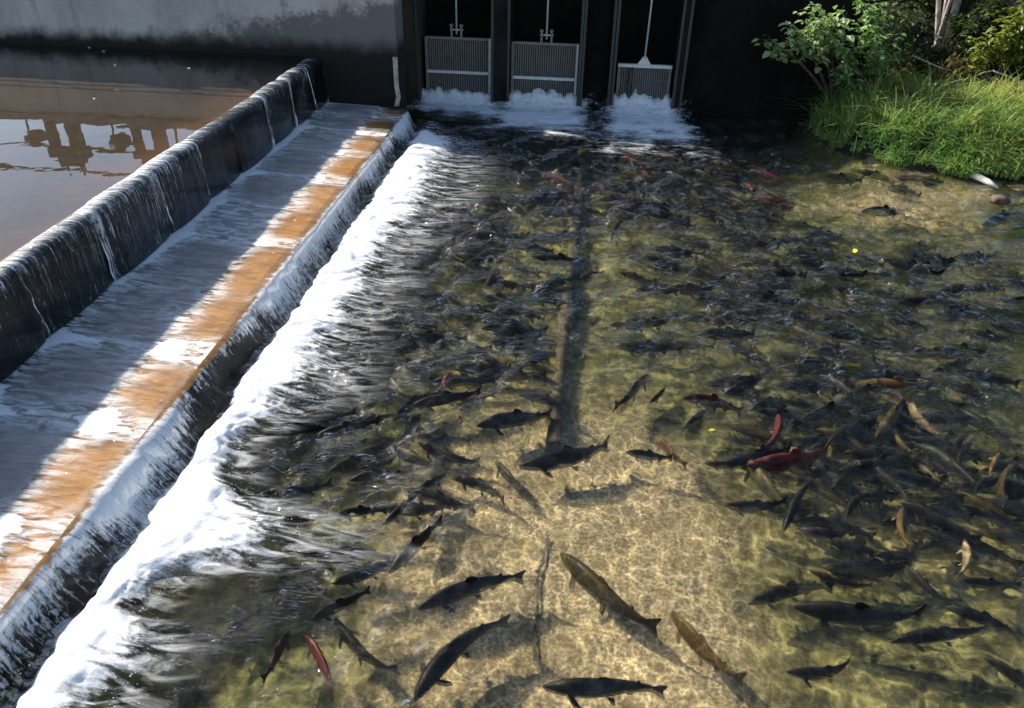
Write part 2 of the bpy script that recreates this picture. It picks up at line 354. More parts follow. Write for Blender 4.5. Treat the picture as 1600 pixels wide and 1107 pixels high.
alg = .30+.55*sstep(.7, 1.5, Xg)+.75*sstep(4.6, 7.2, Yg)+.35*sstep(-.9, -1.8, Xg)-.75*np.exp(-((Xg-.30)/.95)**2-((Yg-3.9)/1.5)**2)+.25*sstep(-.7, -1.6, Xg)-.55*sstep(-.9, -.2, ld)-1.6*np.exp(-((Xg-4.6)/1.4)**2-((Yg-11.5)/.9)**2)
tag(grid_mesh('river_bed', np.stack([Xg, Yg, zb], -1), M['bed'], attrs={'algae': alg, 'deep_shade': deep_shade}), kind='structure')

# ---- lower pool water
xs = np.concatenate([np.linspace(-3.05, 5, 260), np.linspace(5.05, 40, 120)]); ys = np.concatenate([np.linspace(-30, 1.2, 40), np.linspace(1.25, 15.5, 460)])
Xg, Yg = np.meshgrid(xs, ys)
def waves(X, Y):
    z = 0
    for k in range(34):
        lam = .10*2**RNG.uniform(0, 3.2); th = RNG.uniform(-1.1, 1.1)+R(100); ph = RNG.uniform(0, 6.28)
        z = z+lam*.10*np.sin(6.283/lam*(X*math.cos(th)+Y*math.sin(th))+ph+1.3*fbm(X*.8, Y*.8, 2, k))
    return z/3
turb = np.exp(-np.clip(Xg-foam_right(Yg), 0, 9)/.55)+.9*np.exp(-((Yg-13.6)/1.6)**2)*sstep(3.5, 2, Xg)
school = np.exp(-((Xg-1.6)/1.4)**2-((Yg-11)/1.5)**2)*.8+np.exp(-((Xg-3.2)/2.0)**2-((Yg-8.3)/1.7)**2)*.45+.3*np.exp(-((Xg+1.6)/.7)**2-((Yg-3.9)/1.4)**2)
rw = np.clip(.10+turb*.9+school*.9+.66*sstep(4.8, 7.0, Yg)+.5*np.exp(-((Xg+1.5)/.75)**2-((Yg-4.0)/1.5)**2)+.15*sstep(1.0, 1.8, Xg), 0, 1)
zw = np.clip(waves(Xg, Yg)*(.12+1.3*rw), -.06, .045)
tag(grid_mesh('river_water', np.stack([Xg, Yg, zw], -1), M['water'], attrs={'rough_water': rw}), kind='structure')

# ---- upper pool: bed and water
xs = np.linspace(-30, -4.80, 60); ys = np.linspace(-12, 13.34, 80); Xg, Yg = np.meshgrid(xs, ys)
tag(grid_mesh('upper_pool_bed', np.stack([Xg, Yg, .80+.02*fbm(Xg*2, Yg*2, 3, 1)], -1), M['ubed']), kind='structure')
xs = np.linspace(-30, -4.70, 90); Xg, Yg = np.meshgrid(xs, np.linspace(-12, 13.34, 120))
tag(grid_mesh('upper_pool_water', np.stack([Xg, Yg, 1.105+0*Xg+0.0007*fbm(Xg*1.5, Yg*1.5, 2, 2)], -1), M['uwater'], attrs={'rough_water': 0*Xg}), kind='structure')
mb = MB(); mb.box(-5.20, -5.16, -5, 13.3, .80, .832); mb.build('pool_bed_joint', M['joint']); tag(bpy.data.objects['pool_bed_joint'], kind='structure')
# ---- outer ground so that the land goes on
mb = MB(); mb.add([(-400, 16.4, .6), (-400, 400, .6), (400, 400, .6), (400, 16.4, .6)], [(3, 2, 1, 0)]); mb.add([(-400, -400, -1.2), (400, -400, -1.2), (400, 16.5, -1.2), (-400, 16.5, -1.2)], [(0, 1, 2, 3)])
tag(mb.build('ground', M['soil']), kind='structure')

# ---- weir
JY = [1.0, 2.1, 3.2, 4.3, 5.35, 6.45, 7.6, 8.6, 9.6, 10.7, 11.7, 12.55, 13.33]
weir = empty('weir', (-3.9, 8, -.5), 'low concrete weir with black overflow boards and orange stained sill', 'weir')
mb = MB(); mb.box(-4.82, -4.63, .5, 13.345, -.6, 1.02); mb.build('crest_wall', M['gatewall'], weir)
mb = MB(); mb.add([(-4.625, .5, -.6), (-3.62, .5, -.6), (-3.62, .5, .342), (-4.625, .5, .37), (-4.625, 13.345, -.6), (-3.62, 13.345, -.6), (-3.62, 13.345, .342), (-4.625, 13.345, .37)],
                  [(3, 2, 6, 7), (0, 1, 2, 3), (5, 4, 7, 6)]); mb.build('apron', M['apron'], weir)
prof = [(-3.62, .342), (-3.4, .33), (-3.16, .32), (-3.11, .312), (-3.085, .295)]
mb = MB(); mb.box(-3.617, -3.085, .5, 13.2, -.6, .294); mb.build('sill_face', M['gatewall'], weir)
yy = np.linspace(.5, 13.2, 60); P = np.array([[(x, y, z+(.008*math.sin(y*5+x*9) if x < -3.2 else 0)) for x, z in prof] for y in yy])
grid_mesh('sill', P, M['orange'], weir)
BP = [(-4.80, 1.03), (-4.74, 1.085), (-4.66, 1.095), (-4.60, 1.090), (-4.568, 1.062), (-4.553, .99), (-4.545, .84), (-4.53, .62), (-4.525, .45), (-4.52, .36)]
def crest_profile(y, off):
    out = []
    k = max(i for i in range(len(JY)-1) if JY[i] <= y+1e-6); t_ = (y-JY[k])/(JY[k+1]-JY[k])
    s_ = math.sin(math.pi*min(max(t_, 0), 1)); h = random.Random(k)
    dz = h.uniform(-.018, .014)+.020*s_**.5; dx = h.uniform(-.018, .018)+.03*s_**.6
    for i, (x, z) in enumerate(BP):
        nx, nz = ((-.2, 1) if i < 3 else (.4, .9) if i == 3 else (.8, .6) if i == 4 else (1, .1))
        out.append((x+dx*(i > 1)+nx*off, y, z+dz*(i < 8)+nz*off))
    return out
for k in range(len(JY)-1):
    yy = np.linspace(JY[k]+.014, JY[k+1]-.014, 12)
    grid_mesh('flashboard', np.array([crest_profile(y, 0) for y in yy]), M['board'], weir)
    mb = MB(); mb.box(-4.63, -4.555, JY[k]-.03, JY[k]+.012, .37, 1.03); mb.build('post', M['steeldark'], weir)
# water over the boards
yy = np.linspace(1.0, 13.3, 640); P = []; WH = []
for y in yy:
    o = .012+.006*vnoise(np.array(y*8.), np.array(.5), 4); P.append(crest_profile(y, o)); bw = random.Random(int(sum(j <= y for j in JY))*3+5).uniform(-.09, .02)
    near = min(abs(y-j-.04) for j in JY); WH.append([bw+math.exp(-(near/.022)**2)*random.Random(min(range(len(JY)), key=lambda q: abs(JY[q]+.04-y))*7+1).choice([.0, .05, .13, .16])]*len(BP))
P = np.array(P); vv = np.linspace(0, 1, len(BP))[None, :].repeat(len(yy), 0)
uv = np.stack([P[..., 1], vv], -1)
tag(grid_mesh('upper_fall', P, M['curtain'], attrs={'white': np.array(WH)}, uv=uv), kind='structure')
# free jets at the joints
mb = MB()
for j in JY[3:]:
    for q in range(random.choice([0, 1, 1, 2])):
        y = j+random.uniform(-.02, .07); a = random.uniform(.04, .10)
        pts = [(-4.60+.05*s_+a*s_**.5*.8+a*.3*s_, y+.03*s_*random.uniform(-1, 1), 1.10-.72*s_**1.6) for s_ in np.linspace(0.02, 1, 9)]
        mb.tube(pts, [.004+.003*random.random()+.002*s_ for s_ in np.linspace(0, 1, 9)], 6, False)
t = NT('jet_water'); n = t.noise(t.pos((20, 20, 3)), 1, 4)
t.done(t.n('MixShader', {0: t.ramp(n, .46, .66), 1: t.n('MixShader', {0: .12, 1: t.n('BsdfTransparent'), 2: t.n('BsdfGlossy', {'Roughness': .1})}).outputs[0], 2: t.n('BsdfDiffuse', {'Color': (.8, .86, .92)})}).outputs[0])
tag(mb.build('joint_jets', t.m, smooth=True), kind='structure')

# water film over the apron, with foam riding on it
xs = np.linspace(-4.53, -3.11, 80); ys = np.linspace(1.0, 13.2, 460); Xg, Yg = np.meshgrid(xs, ys)
near = np.min(np.stack([np.abs(Yg-j-.06) for j in JY]), 0)
zf = .395-.045*(Xg+4.53)/1.42+.006*fbm(Xg*5, Yg*18, 4, 21)+.02*np.exp(-(near/.12)**2)*np.exp(-((Xg+4.3)/.25)**2)
tag(grid_mesh('apron_water', np.stack([Xg, Yg, zf], -1), M['awater'], attrs={'rough_water': .7+0*Xg}), kind='structure')
d = Xg+4.53
ed = 1.50-1.45*np.exp(-(d/.20)**2)*(.62+.62*fbm(Yg*1.1, Yg*0+3, 3, 31))           # boil at the foot of the drop
jw = np.interp(Yg, [j+.06 for j in JY], [.2, 1, .5, 1.1, 1.15, .25, .7, .15, 1.0, .3, .8, .5, .3])
ed = ed-jw*(.70*np.exp(-(near/.09)**2)*sstep(.95, .1, d)+.30*np.exp(-(near/.2)**2))
ed = ed-.62*jw*np.exp(-((near-.05*fbm(Xg*5, Yg*2, 3, 36)-.03)/.11)**2)*sstep(-3.85, -3.5, Xg)*(.55+1.3*fbm(Xg*6, Yg*7, 4, 39))-.05-.2*fbm(Xg*1.5, Yg*14, 4, 37)-.62*np.exp(-((Xg+3.50)/.12)**2)-.22*sstep(-3.6, -3.3, Xg)-.14*sstep(5.6, 4.0, Yg)*sstep(-4.1, -3.6, Xg)+.65*fbm(Xg*1.0, Yg*1.1, 3, 33)+.85*(.35+.65*sstep(3.4, 5.6, Yg))*sstep(-3.62, -3.42, Xg)*np.clip(1.1-1.6*jw*np.exp(-(near/.22)**2), 0, 1)
tag(grid_mesh('apron_foam', np.stack([Xg, Yg, zf+.006], -1), M['afoam'], attrs={'edge': ed+.12}), kind='stuff')

# lower fall
NP = [(-3.20, .338), (-3.105, .336), (-3.080, .331), (-3.066, .305), (-3.04, .245), (-3.00, .16), (-2.945, .06), (-2.90, -.03)]
yy = np.linspace(1.0, 13.15, 620); P = np.zeros((len(yy), len(NP), 3)); 
for i, (x, z) in enumerate(NP):
    P[:, i, 0] = x+(1 if i > 2 else .15)*(.055*fbm(yy*6, yy*0+i*.3, 5, 41)+.09*fbm(yy*.8, yy*0, 2, 44))*(i/5); P[:, i, 0] = np.maximum(P[:, i, 0], -3.076+.006*max(i-2, 0) if i > 2 else -9); P[:, i, 1] = yy+.012*i*fbm(yy*4, yy*0+i*.4, 2, 42); P[:, i, 2] = z+.016*fbm(yy*7, yy*0+i*.3, 4, 43)*(i > 0)+.012*fbm(yy*1.1, yy*0, 2, 45)
vv = np.linspace(0, 1, len(NP))[None, :].repeat(len(yy), 0)
wh = .38*fbm(yy*.8, yy*0+2, 4, 46)[:, None].repeat(len(NP), 1)+np.array([-.45, -.18, .02, .10, .08, .02, .02, .06])[None, :]
tag(grid_mesh('lower_fall', P, M['nappe'], attrs={'white': wh}, uv=np.stack([P[..., 1], vv], -1)), kind='structure')

# foam band along the foot of the weir
ys = np.linspace(1.2, 13.2, 640); sx = np.linspace(-.25, 2.6, 90); Sg, Yg = np.meshgrid(sx, ys)
fr_ = foam_right(Yg); fl = -2.80+.05*fbm(Yg*5, Yg*0, 3, 51); Xg = fl+(fr_-fl)*Sg
body = sstep(-.2, .12, Sg)*sstep(1.25, .35, Sg)
wx = Xg+.25*fbm(Xg*2.1+Yg*.7, Yg*2.3-Xg*.5, 3, 55); wy = Yg+.25*fbm(Xg*1.9, Yg*2.2+Xg*.6, 3, 56)
zf = .075+body*(.06+.07*(.5+.5*fbm(wx*4.3+wy*1.7, wy*4.1-wx*1.2, 5, 53)))+.02*fbm(wx*8+wy*3, wy*9-wx*4, 3, 54)*sstep(1.6, .8, Sg)+.012*sstep(1, 2, Sg)
edge = np.where(Sg < .15, .35+(.15-Sg)*2.4, .25+(Sg-.15)*.90)
edge = edge-.04+sstep(12.2, 13.0, Yg)*.8
n0 = Sg.size
fo = grid_mesh('weir_foam', np.stack([Xg, Yg, zf], -1), M['foam'], attrs={'edge': edge})
tag(fo, kind='stuff')
# thrown droplets, part of the same spray
mb = MB()
ico = [(0, 0, 1), (.94, 0, 0), (0, .94, 0), (-.94, 0, 0), (0, -.94, 0), (0, 0, -1)]; icf = [(0, 1, 2), (0, 2, 3), (0, 3, 4), (0, 4, 1), (5, 2, 1), (5, 3, 2), (5, 4, 3), (5, 1, 4)]
for _ in range(1300):
    y = random.uniform(1.8, 13); s_ = random.choice([random.gauss(0.0, .12), random.gauss(.9, .2), random.gauss(1.1, .2)])
    x = -2.8+(float(foam_right(y))+2.8)*s_; z = .03+abs(random.gauss(0, .06)); r_ = random.uniform(.0015, .006)
    mb.add([(x+a*r_, y+b*r_, z+c*r_) for a, b, c in ico], icf, -2.0)
tag(mb.build('spray_droplets', M['foam'], attr='edge'), kind='stuff')

# ---- abutment wall, gate structure and deck
DZ = 2.9
WZ = 2.42
wall = empty('abutment_wall', (-9, 13.5, 0), 'long grey concrete wall with dark damp blotches behind the upper pool', 'wall')
mb = MB(); mb.box(-40, -3.27, 13.35, 13.9, -.8, WZ-.14); mb.build('wall_body', M['abut'], wall, bevel=.015)
mb = MB(); mb.box(-40, -3.68, 13.902, 15.7, -.8, WZ-.16); mb.build('wall_return', M['gatewall'], wall)
mb = MB(); mb.box(-40, -3.22, 13.28, 14.5, WZ-.138, WZ); mb.build('coping_slab', M['deck'], wall, bevel=.01)
gh = empty('gate_house', (0, 15.6, 0), 'black shaded concrete headwall behind the three gate bays', 'wall')
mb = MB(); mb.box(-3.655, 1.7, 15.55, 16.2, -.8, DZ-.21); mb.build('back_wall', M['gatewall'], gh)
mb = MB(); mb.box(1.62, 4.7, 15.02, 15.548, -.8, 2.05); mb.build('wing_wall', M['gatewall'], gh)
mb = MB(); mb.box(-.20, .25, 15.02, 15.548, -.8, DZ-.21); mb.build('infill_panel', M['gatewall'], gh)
mb = MB(); mb.box(-3.595, 1.61, 14.70, 16.3, DZ-.208, DZ-.004); mb.build('roof_slab', M['deck'], gh, bevel=.01)
def pier(x0, x1, y0, m, lab, lean=0):
    e = empty('gate_pier', ((x0+x1)/2, y0, 0), lab, 'pier', 'piers between the sluice gates')
    mb = MB(); mb.add([(x0-lean, y0, -.8), (x1+lean, y0, -.8), (x1, y0, DZ-.21), (x0, y0, DZ-.21), (x0-lean, 15.546, -.8), (x1+lean, 15.546, -.8), (x1, 15.546, DZ-.21), (x0, 15.546, DZ-.21)],
                      [(0, 1, 2, 3), (1, 5, 6, 2), (4, 0, 3, 7), (5, 4, 7, 6), (3, 2, 6, 7)]); mb.build('shaft', m, e, bevel=.012)
    mb = MB(); mb.box(x0+.0, x0+.045, y0-.02, y0-.003, -.2, DZ-.22); mb.box(x1-.045, x1, y0-.02, y0-.003, -.2, DZ-.22); mb.build('guide_rail', M['steeldark'], e)
pier(-3.56, -3.22, 14.80, M['column'], 'brown stained pier next to the grey wall, left of the first gate')
pier(-1.90, -1.56, 14.84, M['pier'], 'dark pier between the two tall screened gates')
pier(-.31, -.21, 14.84, M['pier'], 'thin dark pier on the right edge of the middle gate')
pier(.25, .36, 14.86, M['pier'], 'thin dark pier on the left edge of the low narrow gate')
pier(1.42, 1.60, 14.86, M['pier'], 'dark pier between the low narrow gate and the black wing wall')
# pale gauge strip
g = MB(); g.add([(-3.335+dx, 13.335-dy, z) for z, o in ((1.16, 0), (.9, 0), (.7, 0), (.52, .02), (.36, -.02)) for dx, dy in ((o, .0), (o+.075, .0), (o+.075, .02), (o, .02))],
                [(4*i+k, 4*i+(k+1) % 4, 4*i+4+(k+1) % 4, 4*i+4+k) for i in range(4) for k in range(4)]+[(0, 3, 2, 1)])
tag(g.build('gauge_board', M['gauge']), 'pale weathered strip standing at the corner of the grey wall', 'gauge board')

def gate(x0, x1, top, bar, kind, lab):
    y = 15.06; cx = (x0+x1)/2
    e = empty('sluice_gate', (cx, y, -.2), lab, 'sluice gate', 'sluice gates in the headwall')
    n = int((x1-x0)/.043); mb = MB()
    for i in range(n+1):
        x = x0+.03+(x1-x0-.06)*i/n
        if kind == 2 and .19 < (x-x0)/(x1-x0) < .27: continue
        mb.box(x-.0085, x+.0085, y-.012, y+.012, -.35, top-.02)
    mb.build('bar_screen', M['screen'], e)
    mb = MB(); mb.box(x0+.02, x1-.02, y+.05, y+.07, -.35, top-.06); mb.build('backing_plate', mat_plain('silted_plate', (.045, .042, .036), (.10, .088, .07), 7) if 'silted_plate' not in bpy.data.materials else bpy.data.materials['silted_plate'], e)
    for s_, xx in ((0, x0), (1, x1)):
        mb = MB(); mb.box(xx-.018, xx+.018, y-.025, y+.03, -.35, top); mb.build('side_frame', M['galv'] if s_ == 1 and kind < 2 else M['screen'], e)
    if kind < 2:
        mb = MB(); mb.box(x0+.02, x1-.02, y-.03, y+.03, top-.035, top+.005); mb.build('top_rail', M['screen'], e)
        mb = MB(); mb.box(x0+.01, x1-.02, y-.05, y-.013, bar-.024, bar+.024); mb.build('cross_bar', M['galv'], e)
        sx = cx+(.02 if kind else -.02)
        for dx in (-.09, .09):
            mb = MB(); mb.box(sx+dx-.018, sx+dx+.018, y-.03, y+.03, top+.006, top+.22); mb.box(sx+dx-.03, sx+dx+.03, y-.035, y+.035, top+.19, top+.225)
            mb.build('lifting_lug', M['screen'], e)
        mb = MB(); mb.tube([(sx-.12, y, top+.13), (sx+.12, y, top+.13)], .014); mb.build('pin', M['galv'], e, smooth=True)
        mb = MB(); mb.tube([(sx, y, top+.06), (sx, y, DZ+.55)], .017, 10); mb.build('stem', M['galv'], e, smooth=True)
    else:
        mb = MB(); mb.box(x0-.02, x1+.02, y-.05, y+.03, top-.03, top+.025); mb.build('top_rail', M['galv'], e)
        a = cx-.02; mb = MB()
        mb.add([(a-.12, y-.03, top+.026), (a+.12, y-.03, top+.026), (a+.03, y-.03, top+.16), (a-.03, y-.03, top+.16), (a-.12, y-.01, top+.026), (a+.12, y-.01, top+.026), (a+.03, y-.01, top+.16), (a-.03, y-.01, top+.16)],
               [(0, 1, 2, 3), (5, 4, 7, 6), (1, 5, 6, 2), (4, 0, 3, 7), (3, 2, 6, 7), (4, 5, 1, 0)])
        mb.build('gusset', M['galv'], e)
        mb = MB(); mb.tube([(a, y-.02, top+.12), (a+.045, y-.02, DZ+.5)], .016, 10); mb.build('stem', M['galv'], e, smooth=True)
        mb = MB(); mb.tube([(x0+.20, y-.03, top-.04), (x0+.225, y-.05, top-.2), (x0+.20, y-.06, top-.42), (x0+.24, y-.09, top-.66)], [.03, .045, .04, .015], 8); mb.build('hanging_strip', M['steeldark'], e, smooth=True)  # dark strip hanging by the gap in the bars
    return e
gate(-3.13, -1.95, 1.18, .575, 0, 'tall grey bar screen gate nearest the grey wall, with pale cross bar')
gate(-1.53, -.35, 1.15, .535, 1, 'tall grey bar screen gate in the middle bay with dark centre stem')
gate(.42, 1.35, .83, .5, 2, 'short narrow bar gate with bright top rail and triangular stem bracket')

# splash at each gate
for (x0, x1, reach, h) in ((-3.12, -1.96, 1.0, .22), (-1.54, -.34, 1.9, .24), (.38, 1.42, 2.5, .27)):
    vv = np.linspace(0, 1, 110); uu = np.linspace(-.35, 1.35, 100); U, V = np.meshgrid(uu, vv); sd_ = int(x0*10)+60
    spread = 1+.25*sstep(.2, 1, V)
    X = (x0+x1)/2+(U-.5)*(x1-x0)*spread+.10*V; Y = 14.99-.12*sstep(0, .2, V)-reach*np.clip(V-.15, 0, 1)/.85
    Z = h*sstep(.26, 0, V)*(1+.42*fbm(U*11, V*2, 4, sd_))+.05+.035*np.abs(fbm(X*6, Y*9, 4, sd_+3))*sstep(1, .4, V)
    e_ = .12+2.6*np.clip(np.abs(U-.5)-.40-.12*V, 0, 1)+.85*sstep(.4, 1.0, V)+.45*sstep(.12, .0, V)+.75*fbm(X*1.6, Y*3.2, 4, sd_+7)*sstep(.15, .45, V)
    tag(grid_mesh('gate_foam', np.stack([X, Y, Z], -1), M['gfoam'], attrs={'edge': e_}), kind='stuff')

# ---- railing and hoists on the wall, seen mirrored in the upper pool
rail = empty('railing', (-9, 13.42, WZ), 'pipe railing on top of the grey wall, seen mirrored in the upper pool', 'railing')
for z in (.50, .95):
    mb = MB(); mb.tube([(-30, 13.42, WZ+z), (-3.4, 13.42, WZ+z)], .027); mb.build('rail', M['steeldark'], rail, smooth=True)
for x in np.arange(-9.73-1.93*10, -3.9, 1.93):
    mb = MB(); mb.tube([(x+.38, 13.42, WZ), (x+.38, 13.42, WZ+.96)], .023); mb.build('post', M['steeldark'], rail, smooth=True)
def hoist(x, lab):
    e = empty('gate_hoist', (x, 13.8, WZ), lab, 'gate hoist', 'gate hoists on the wall'); y = 13.8; z = WZ
    mb = MB(); mb.box(x-.30, x-.20, y-.1, y+.1, z, z+.62); mb.box(x+.10, x+.28, y-.12, y+.12, z, z+.62); mb.box(x-.2, x+.1, y-.05, y+.05, z+.1, z+.16); mb.build('pedestal', M['hoist'], e, bevel=.01)
    mb = MB(); mb.box(x-.34, x+.34, y-.16, y+.16, z+.62, z+.80); mb.box(x-.20, x+.22, y-.14, y+.14, z+.80, z+.98); mb.build('gear_box', M['hoist'], e, bevel=.02)
    mb = MB(); mb.tube([(x-.34, y, z+.50), (x-.62, y, z+.50)], .03); mb.build('crank_shaft', M['hoist'], e, smooth=True)
    mb = MB(); mb.tube([(x-.62, y-.16, z+.48), (x-.62, y+.16, z+.48)], .14, 14); mb.tube([(x-.66, y-.1, z+.34), (x-.60, y-.1, z)], .02); mb.build('motor', M['hoist'], e, smooth=True)
    for dx in (-.13, .15):
        mb = MB(); mb.tube([(x+dx, y, z+.98), (x+dx, y, z+1.16)], .025); mb.build('stem_end', M['hoist'], e, smooth=True)
hoist(-9.82, 'left gate hoist on the wall, mirrored whole in the upper pool'); hoist(-8.15, 'right gate hoist on the wall, mirrored beside the black boards')

# ---- right bank
xs = np.linspace(3.3, 40, 150); ys = np.linspace(3, 34, 160); Xg, Yg = np.meshgrid(xs, ys); lh, ld = land(Xg, Yg)
lh = lh+.05*fbm(Xg*2, Yg*2, 4, 71); lh = np.where(ld < 0, lh-.06, lh)
keep = lh.copy(); keep[(Xg < 4.75) & (Yg > 14.7)] = -.5
tag(grid_mesh('river_bank', np.stack([Xg, Yg, keep], -1), M['soil']), kind='structure')
def blade(mb, p, ang, L, wd, bend, tone, seg=4):
    d = Vector((math.cos(ang), math.sin(ang), 0)); s_ = Vector((-d.y, d.x, 0)); vs_ = []
    for i in range(seg+1):
        t_ = i/seg; out = bend*t_**2*L; hgt = L*(t_-.45*bend*t_**2.2)
        c = Vector(p)+d*out+Vector((0, 0, hgt)); w_ = wd*(1-t_**1.5)+.0008
        vs_ += [c-s_*w_, c+s_*w_]
    mb.add(vs_, [(2*i, 2*i+1, 2*i+3, 2*i+2) for i in range(seg)], tone)
mb = MB(); cl = []
while len(cl) < 900:
    x = random.uniform(3.85, 11); y = random.uniform(10.5, 15.6)
    h_, d_ = land(np.array(x), np.array(y))
    if d_ < .02 or d_ > 2.7 or (x < 4.75 and y > 14.6): continue
    if random.random() > 1.15-.25*d_: continue
    cl.append((x, y, float(h_), float(d_)))
for (x, y, h_, d_) in cl:
    tn = min(1, max(0, .42+.34*float(fbm(np.array(x*1.3), np.array(y*1.3), 3, 81))+.34*(d_-.75)+random.gauss(0, .12))); ht = random.uniform(.28, .55)*(1.0 if d_ > .3 else .8)
    if random.random() < .10: ht *= 1.6
    for b in range(24):
        a = random.uniform(0, 6.28) if random.random() < .45 else random.gauss(-1.75, .8)
        blade(mb, (x+random.gauss(0, .05), y+random.gauss(0, .05), h_-.02), a, ht*random.uniform(.5, 1.2), random.uniform(.005, .015), random.uniform(.35, 1.35), min(1, max(0, tn+random.gauss(0, .2))))
tag(mb.build('bank_grass', M['grass'], attr='tone'), kind='stuff', label='bright green overhanging grass along the right bank', cat='grass')

def leaf(mb, c, L, tone, droop=.4, wide=.42):
    a = random.uniform(0, 6.28); d = Vector((math.cos(a), math.sin(a), -random.uniform(0, 2*droop))).normalized()
    s_ = d.cross(Vector((random.uniform(-.5, .5), random.uniform(-.5, .5), 1))).normalized(); n_ = s_.cross(d)
    c = Vector(c); w_ = L*wide
    v = [c, c+d*L*.35+s_*w_*.5+n_*L*.08, c+d*L*.75+s_*w_*.32+n_*L*.05, c+d*L-n_*L*.06, c+d*L*.75-s_*w_*.32+n_*L*.05, c+d*L*.35-s_*w_*.5+n_*L*.08, c+d*L*.4]
    mb.add(v, [(0, 1, 6), (1, 2, 6), (2, 3, 6), (3, 4, 6), (4, 5, 6), (5, 0, 6)], tone)
def shrub(name, cat, label, base, blobs, n, L, mat, trunk_r=.03, bark='bark', tone=.5, group=None, droop=.4, wide=.42, lean=None):
    base = Vector(base); e = empty(name, base, label, cat, group)
    tb = MB(); lb = MB(); tot = sum(r_**2 for *_, r_ in blobs)
    for (x, y, z, r_) in blobs:
        c = Vector((x, y, z)); mid = (base+c)/2+Vector((random.uniform(-.1, .1), random.uniform(-.1, .1), .12*(c-base).length))
        pts = [base.lerp(mid, t_).lerp(mid.lerp(c, t_), t_) for t_ in np.linspace(0, 1, 7)]
        tb.tube(pts, [trunk_r*(1-.75*t_) for t_ in np.linspace(0, 1, 7)], 7)
        for s_ in range(int(10+20*r_)):                 # side twigs, each carrying its sprays of leaves
            u = Vector((random.gauss(0, 1), random.gauss(0, 1), random.gauss(0, .8))).normalized()
            tip = c+u*r_*random.uniform(.55, 1.1); st = pts[random.choice([3, 4, 5, 6])]
            tb.tube([st, st.lerp(tip, .5)+Vector((0, 0, .04)), tip], [trunk_r*.22, trunk_r*.15, trunk_r*.08], 4, False)
            k = max(3, int(n*r_**2/tot/(10+20*r_)))
            for _ in range(k):
                t_ = random.uniform(.25, 1.05); p = st.lerp(tip, t_)+Vector((random.gauss(0, .06), random.gauss(0, .06), random.gauss(0, .05)))*(.5+r_)
                leaf(lb, p, L*random.uniform(.55, 1.25), min(1, max(0, random.gauss(tone, .22))), droop, wide)
    tb.build('stems', M[bark], e, smooth=True); lb.build('foliage', mat, e, attr='tone')
    return e
G = 'shrubs and trees on the right bank'
shrub('broadleaf_shrub', 'shrub', 'broad leaved shrub reaching out in front of the black wing wall', (4.3, 14.9, .3), [(2.92, 14.15, 1.45, .24), (3.27, 14.2, 1.66, .32), (3.7, 14.3, 1.55, .36), (3.65, 14.3, 1.92, .42)], 560, .155, M['leaf'], .035, tone=.75, group=G, wide=.62)
shrub('broadleaf_shrub', 'shrub', 'leafy green shrub hanging low over the left end of the grass', (4.7, 14.9, .4), [(4.15, 14.3, 1.4, .38), (4.55, 14.3, 1.58, .40), (4.25, 14.4, .9, .30), (4.8, 14.5, 1.2, .34), (4.4, 14.4, 1.95, .4)], 900, .125, M['leaf'], .03, tone=.5, group=G, wide=.55)
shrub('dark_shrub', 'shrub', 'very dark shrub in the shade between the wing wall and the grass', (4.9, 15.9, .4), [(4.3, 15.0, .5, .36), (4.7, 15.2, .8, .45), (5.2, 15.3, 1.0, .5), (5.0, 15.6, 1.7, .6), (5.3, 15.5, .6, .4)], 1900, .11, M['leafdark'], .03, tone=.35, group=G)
tr = shrub('alder_tree', 'tree', 'tree with pale twin trunk standing behind the grass', (6.42, 16.2, .5), [(5.9, 16.6, 4.6, .9), (6.8, 16.8, 5.2, 1.0), (6.2, 16.2, 5.9, 1.0), (5.3, 16.6, 5.2, .8)], 3200, .12, M['leaf'], .055, 'palebark', .45, G)
mb = MB(); mb.tube([(6.30, 16.15, .45), (6.20, 16.1, 1.3), (6.26, 16.15, 2.2), (6.1, 16.3, 3.4)], [.035, .03, .028, .02], 10); mb.build('second_trunk', M['palebark'], tr, smooth=True)
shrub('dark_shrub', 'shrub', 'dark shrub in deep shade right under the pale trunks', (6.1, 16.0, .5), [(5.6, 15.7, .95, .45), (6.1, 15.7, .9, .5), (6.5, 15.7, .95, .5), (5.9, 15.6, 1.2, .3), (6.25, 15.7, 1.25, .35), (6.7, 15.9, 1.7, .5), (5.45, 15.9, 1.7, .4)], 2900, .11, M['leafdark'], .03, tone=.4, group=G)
shrub('yellow_shrub', 'shrub', 'yellowing bright leaved shrub at the right edge above the grass', (7.2, 15.5, .6), [(6.55, 15.0, 1.35, .28), (6.85, 15.0, 1.65, .38), (7.2, 15.1, 1.5, .45), (7.1, 15.1, 2.05, .45), (6.45, 15.0, 1.0, .2)], 1300, .13, M['leafyel'], .03, tone=.55, group=G, wide=.6)
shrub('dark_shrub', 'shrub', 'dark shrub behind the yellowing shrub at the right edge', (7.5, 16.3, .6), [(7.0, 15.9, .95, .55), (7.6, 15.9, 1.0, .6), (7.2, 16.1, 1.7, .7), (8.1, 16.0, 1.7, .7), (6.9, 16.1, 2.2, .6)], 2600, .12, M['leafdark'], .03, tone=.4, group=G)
shrub('rusty_fern', 'fern', 'rusty brown fern drooping behind the grass right of the trunks', (6.1, 15.2, .65), [(5.9, 14.95, 1.0, .2), (6.15, 14.95, .85, .22), (6.2, 15.0, 1.15, .18)], 230, .15, M['leafrust'], .014, tone=.45, group=G, droop=.9, wide=.2)
